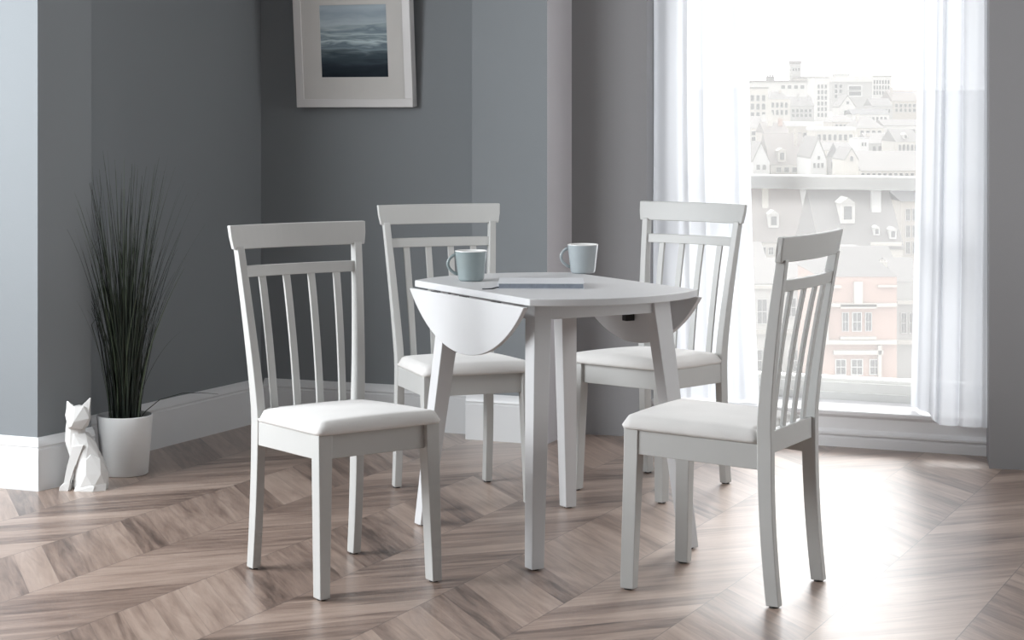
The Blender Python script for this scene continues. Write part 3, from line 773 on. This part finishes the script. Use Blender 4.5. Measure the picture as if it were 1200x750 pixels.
# --- skyline
B('water_tower','grey square tower on the hilltop, highest thing on the skyline','tower',926.5,939,75,900,'stone_grey',('flat',4),'slate_pale',dep=5,wins=[(928,938,79,84,3,1)])
B('hill_building','long white hilltop block with a row of small dark windows','building',884,962,96,840,'stone_white',('flat',2),'slate_pale',dep=18,wins=[(914,944,99,105,4,1)],chim=[(905,9,90,96,'slate')])
B('hill_building','flat-roofed pale hall just right of the hilltop tower','building',936,976,92,880,'stone_cream',('flat',2.5),'slate_pale',dep=16,wins=[(940,972,94,98,7,1)])
B('tower_block','narrow white tower block with columns of dark windows','building',955,972,92,600,'stone_white',('flat',1.5),'stone_grey',dep=8,yaw=8,wins=[(957,970,98,138,3,6)])
B('office_block','dark grey modern office block on the skyline with banded windows','building',975,1022,96,700,'stone_grey',('flat',7),'stone_white',dep=20,wins=[(990,1014,100,113,1,2),(977,988,98,116,2,3)],chim=[(990,18,87,92,'stone_white')])
B('office_block','pale block at the right end of the skyline office building','building',1023,1045,90,735,'stone_white',('flat',1.5),'slate_pale',dep=18,wins=[(1023,1043,93,112,6,3)])
B('hill_house','brown-roofed house on the hillside at the right of the skyline','house',1046,1076,118,520,'stone_tan',('side',13),'slate_brown',dep=18,wins=[(1048,1074,121,132,5,2)],chim=[(1050,3,103,110,'stone_tan')])
B('hill_house','tall cream house at the left edge of the hillside view','house',866,900,104,340,'stone_cream',('flat',2),'slate_pale',dep=12,wins=[(872,898,110,150,4,4)])
B('hill_house','grey hipped-roof house below the long white hilltop block','house',900,926,116,430,'stone_cream',('hip',9),'slate',dep=12,wins=[(903,924,119,136,4,2)],chim=[(917,3,106,112,'stone_tan')])
B('hill_house','dark-roofed house left of the narrow white tower block','house',924,954,124,460,'stone_grey',('side',11),'slate',dep=12,wins=[(927,952,127,138,5,2)],chim=[(938,3,110,116,'stone_grey'),(950,3,112,118,'stone_grey')])
B('hill_house','white gable-fronted house below the office block','house',984,1003,126,440,'stone_white',('front',14),'slate_pale',dep=10,wins=[(988,1000,128,138,2,1),(991,996,118,123,1,1)])
B('hill_house','low pale house with a dark band roof below the skyline offices','house',999,1042,134,430,'stone_white',('side',6),'slate_dark',dep=9,wins=[(1002,1040,136,144,8,1)])
B('hill_house','grey-roofed house between the office blocks and the tan house','house',1022,1046,124,500,'stone_grey',('side',9),'slate',dep=12,wins=[(1025,1044,127,133,5,1)])
# --- second row
B('terraced_house','cream terrace with a bright parapet left of centre on the hill','house',924,954,148,300,'stone_tan',('flat',5),'white_paint',dep=8,wins=[(928,952,154,164,4,1)])
B('terraced_house','pale terrace with a white parapet and dark window row, mid hill','house',955,1002,153,290,'stone_cream',('flat',4),'white_paint',dep=8,wins=[(957,1000,156,166,7,1)])
B('terraced_house','tan house with a hipped roof above the pale terrace','house',975,1004,143,370,'stone_tan',('hip',8),'slate_pale',dep=10,wins=[(978,1002,145,150,5,1)])
B('terraced_house','tall cream house with a chimney in the middle of the hillside','house',1004,1036,150,310,'stone_cream',('hip',13),'slate_pale',dep=12,wins=[(1007,1034,152,166,4,2)],chim=[(1010,3,134,142,'stone_cream')])
B('terraced_house','long pale row with a dark roof at the right of the hillside','house',1036,1080,147,320,'stone_white',('side',7),'slate',dep=10,wins=[(1039,1078,150,160,8,1)])
B('terraced_house','grey-roofed villa at right, above the long slate roof','house',1050,1078,166,230,'stone_cream',('side',14),'slate',dep=9,wins=[(1052,1076,168,178,5,1)],dorm=[(1063,5,158,163,'stone_white')])
B('terraced_house','pale grey house with white gable above the long slate roof','house',1018,1050,168,240,'stone_grey',('side',12),'slate_pale',dep=9,wins=[(1021,1048,170,178,4,1)],chim=[(1044,6,158,168,'white_paint'),(1022,4,158,164,'stone_cream')])
B('terraced_house','small bright white house at centre above the long slate roof','house',1007,1018,163,225,'white_paint',('flat',1),'stone_grey',dep=7,wins=[(1009,1016,166,172,2,1)])
B('terraced_house','cream house with a lean roof at the left, above the white gable','house',866,896,150,260,'stone_cream',('side',14),'slate_pale',dep=10,wins=[(872,894,153,166,3,2)],chim=[(898,6,136,150,'stone_white')])
B('terraced_house','brown-grey house with stack chimneys behind the gabled roof','house',896,924,156,245,'stone_tan',('side',13),'slate_brown',dep=9,wins=[(899,922,158,164,3,1)],chim=[(906,6,133,146,'stone_cream'),(918,5,140,148,'brick')])
B('terraced_house','low grey-roofed house right of the brown gabled roof','house',938,962,172,215,'stone_cream',('side',10),'slate_pale',dep=8,wins=[(940,960,174,182,3,1)])
B('terraced_house','pale house behind the ogee gable with small dark windows','house',966,1000,176,205,'stone_cream',('side',9),'slate',dep=8,wins=[(968,998,178,186,4,1)])
# --- third row, just above the meeting rail
B('gabled_house','white pointed gable at the left just above the window rail','house',882,902,190,178,'white_paint',('front',22),'slate_pale',dep=8,wins=[(885,899,192,200,2,1)])
B('gabled_house','brown steep-roofed house with a pale dormer above the window rail','house',903,948,193,180,'stone_cream',('side',36),'slate_brown',dep=10,wins=[(908,945,195,203,4,1)],dorm=[(917,9,177,190,'stone_cream')],chim=[(938,4,152,162,'stone_tan')])
B('gabled_house','white curved-gable house with a round window above the window rail','house',950,968,186,170,'white_paint',('front',24),'slate_pale',dep=8,wins=[(957,962,182,188,1,1),(952,966,190,198,3,1)])
B('turret_house','pale turret house left of the long slate roof','house',971,984,184,175,'stone_grey',('spire',16),'slate_dark',dep=1.1,wins=[(973,982,188,200,2,1)],chim=[(977,4,176,184,'white_paint')])
B('gabled_house','small white gable end at the left end of the long slate roof','house',990,1006,188,154,'stone_cream',('front',14),'slate_pale',dep=6,wins=[(995,1001,182,190,1,1)])
B('long_roofed_hall','long plain slate roof just above the window rail at right','building',1010,1090,200,163,'stone_cream',('side',22),'slate_pale',dep=9,wins=[(1008,1085,202,208,12,1)])
# --- below the rail
B('slate_roofed_house','broad slate roof at left below the window rail with a white dormer','house',866,946,284,120,'stone_cream',('side',62),'slate_brown',dep=8,dorm=[(909,12,252,268,'stone_white')],chim=[(903,7,222,262,'stone_cream')],wins=[(872,944,288,300,8,1)])
B('slate_roofed_house','slate roof with white stack chimneys at centre below the rail','house',950,972,278,131,'stone_cream',('side',52),'slate_pale',dep=7,chim=[(948,11,224,236,'white_paint'),(966,5,226,262,'white_paint')],dorm=[(955,12,258,272,'stone_white')],wins=[(934,970,280,292,4,1)])
B('slate_roofed_house','wide slate roof at right below the rail with white dormers and ledge','house',962,1058,292,106,'stone_cream',('side',66),'slate',dep=9,dorm=[(1000,17,240,264,'stone_white'),(1031,7,268,277,'white_paint'),(1049,8,270,281,'white_paint')],chim=[(1038,11,226,243,'white_paint')],cornice=[(1020,1056,284,288)])
B('slate_roofed_house','tan stone house at the right edge below the window rail','house',1056,1085,236,120,'stone_tan',('side',10),'slate_dark',dep=8,wins=[(1060,1083,242,300,3,3)])
B('slate_roofed_house','low rough slate roof directly behind the red brick building','house',966,1056,326,90,'stone_tan',('side',32),'slate',dep=7,chim=[(1041,9,314,326,'stone_cream')])
# --- red brick building with bands and white windows
B('brick_building','red brick building with white stone bands and a triple white window','building',962,1051,324,74,'brick',('hip',30),'slate',dep=6,
  wins=[(985,996,362,392,1,1),(996,1012,362,392,1,1),(1012,1023,362,392,1,1),(976,994,418,442,1,1),(994,1014,418,442,1,1),(1016,1034,418,442,1,1)],
  cornice=[(962,1050,355,359),(962,1050,398,403),(976,1034,410,415),(984,1026,394,397),(962,970,362,398),(984,1026,356,361),(1000,1010,330,355),(962,985,334,337),(1028,1050,334,336),(1028,1032,404,444)],chim=[(1046,9,312,324,'stone_cream')])
B('grey_building','grey slate-hung building right of the red brick building','building',1051,1085,330,80,'stone_grey',('side',22),'slate',dep=6,wins=[(1054,1083,362,395,3,1)],cornice=[(1051,1085,352,356),(1051,1085,398,403)])
B('white_building','white rendered building with sash windows, seen behind the near right chair','building',872,955,332,82,'stone_white',('side',24),'slate_pale',dep=6,wins=[(884,902,345,385,1,1),(918,936,345,375,1,1),(936,956,345,375,1,1),(884,956,405,440,4,1)],cornice=[(872,960,386,391),(872,960,334,338)])
B('terraced_house','low cream house in the shadow of the slate roofs at left','house',860,900,310,96,'stone_cream',('side',22),'slate_pale',dep=6,wins=[(872,898,312,322,3,1)])

# ------------------------------------------------------------------ light
w = bpy.data.worlds.new('sky'); S.world = w; w.use_nodes = True
bg = w.node_tree.nodes['Background']; bg.inputs[0].default_value = (.97,.985,1,1); bg.inputs[1].default_value = 3.2
def area(name, loc, look, sx, sy, e, col=(1,1,1)):
    l = bpy.data.lights.new(name, 'AREA'); l.shape = 'RECTANGLE'; l.size = sx; l.size_y = sy; l.energy = e; l.color = col
    o = bpy.data.objects.new(name, l); COL.objects.link(o); o.location = loc
    o.rotation_euler = (Vector(look)-Vector(loc)).to_track_quat('-Z', 'Y').to_euler(); return o
area('daylight_side_window', (-3.02, 4.9, 1.72), (0, 5.1, .6), 2.2, 1.4, 128, (.93,.97,1))
area('fill_light_right', (3.25, 5.0, 1.5), (-1.2, 7.2, 1.2), 1.8, 1.7, 19, (1,.99,.98))  # added fill from an unseen side, lifts the left wall
sl = bpy.data.lights.new('hazy_sun', 'SUN'); sl.energy = 3.4; sl.angle = math.radians(22); sl.color = (1,.985,.96)
so = bpy.data.objects.new('hazy_sun', sl); COL.objects.link(so)
so.rotation_euler = Vector((-.30,-.78,-.62)).to_track_quat('-Z','Y').to_euler()
pl = area('window_portal', (*wp(.75, .42), 1.25), (*wp(.75, -1), 1.25), 1.5, 2.3, 1); pl.data.cycles.is_portal = True

# ------------------------------------------------------------------ camera
cam = bpy.data.cameras.new('camera'); co = bpy.data.objects.new('camera', cam); COL.objects.link(co)
cam.sensor_width = 36; cam.sensor_fit = 'HORIZONTAL'; cam.lens = 36*FPX/1200; cam.shift_y = -(375-VH)/1200
cam.clip_end = 3000; cam.clip_start = .05
co.location = (0,0,CH); co.rotation_euler = (math.pi/2,0,0); S.camera = co
vs = S.view_settings; vs.view_transform = 'Standard'; vs.look = 'None'; vs.gamma = 1; vs.use_curve_mapping = False; vs.exposure = 0
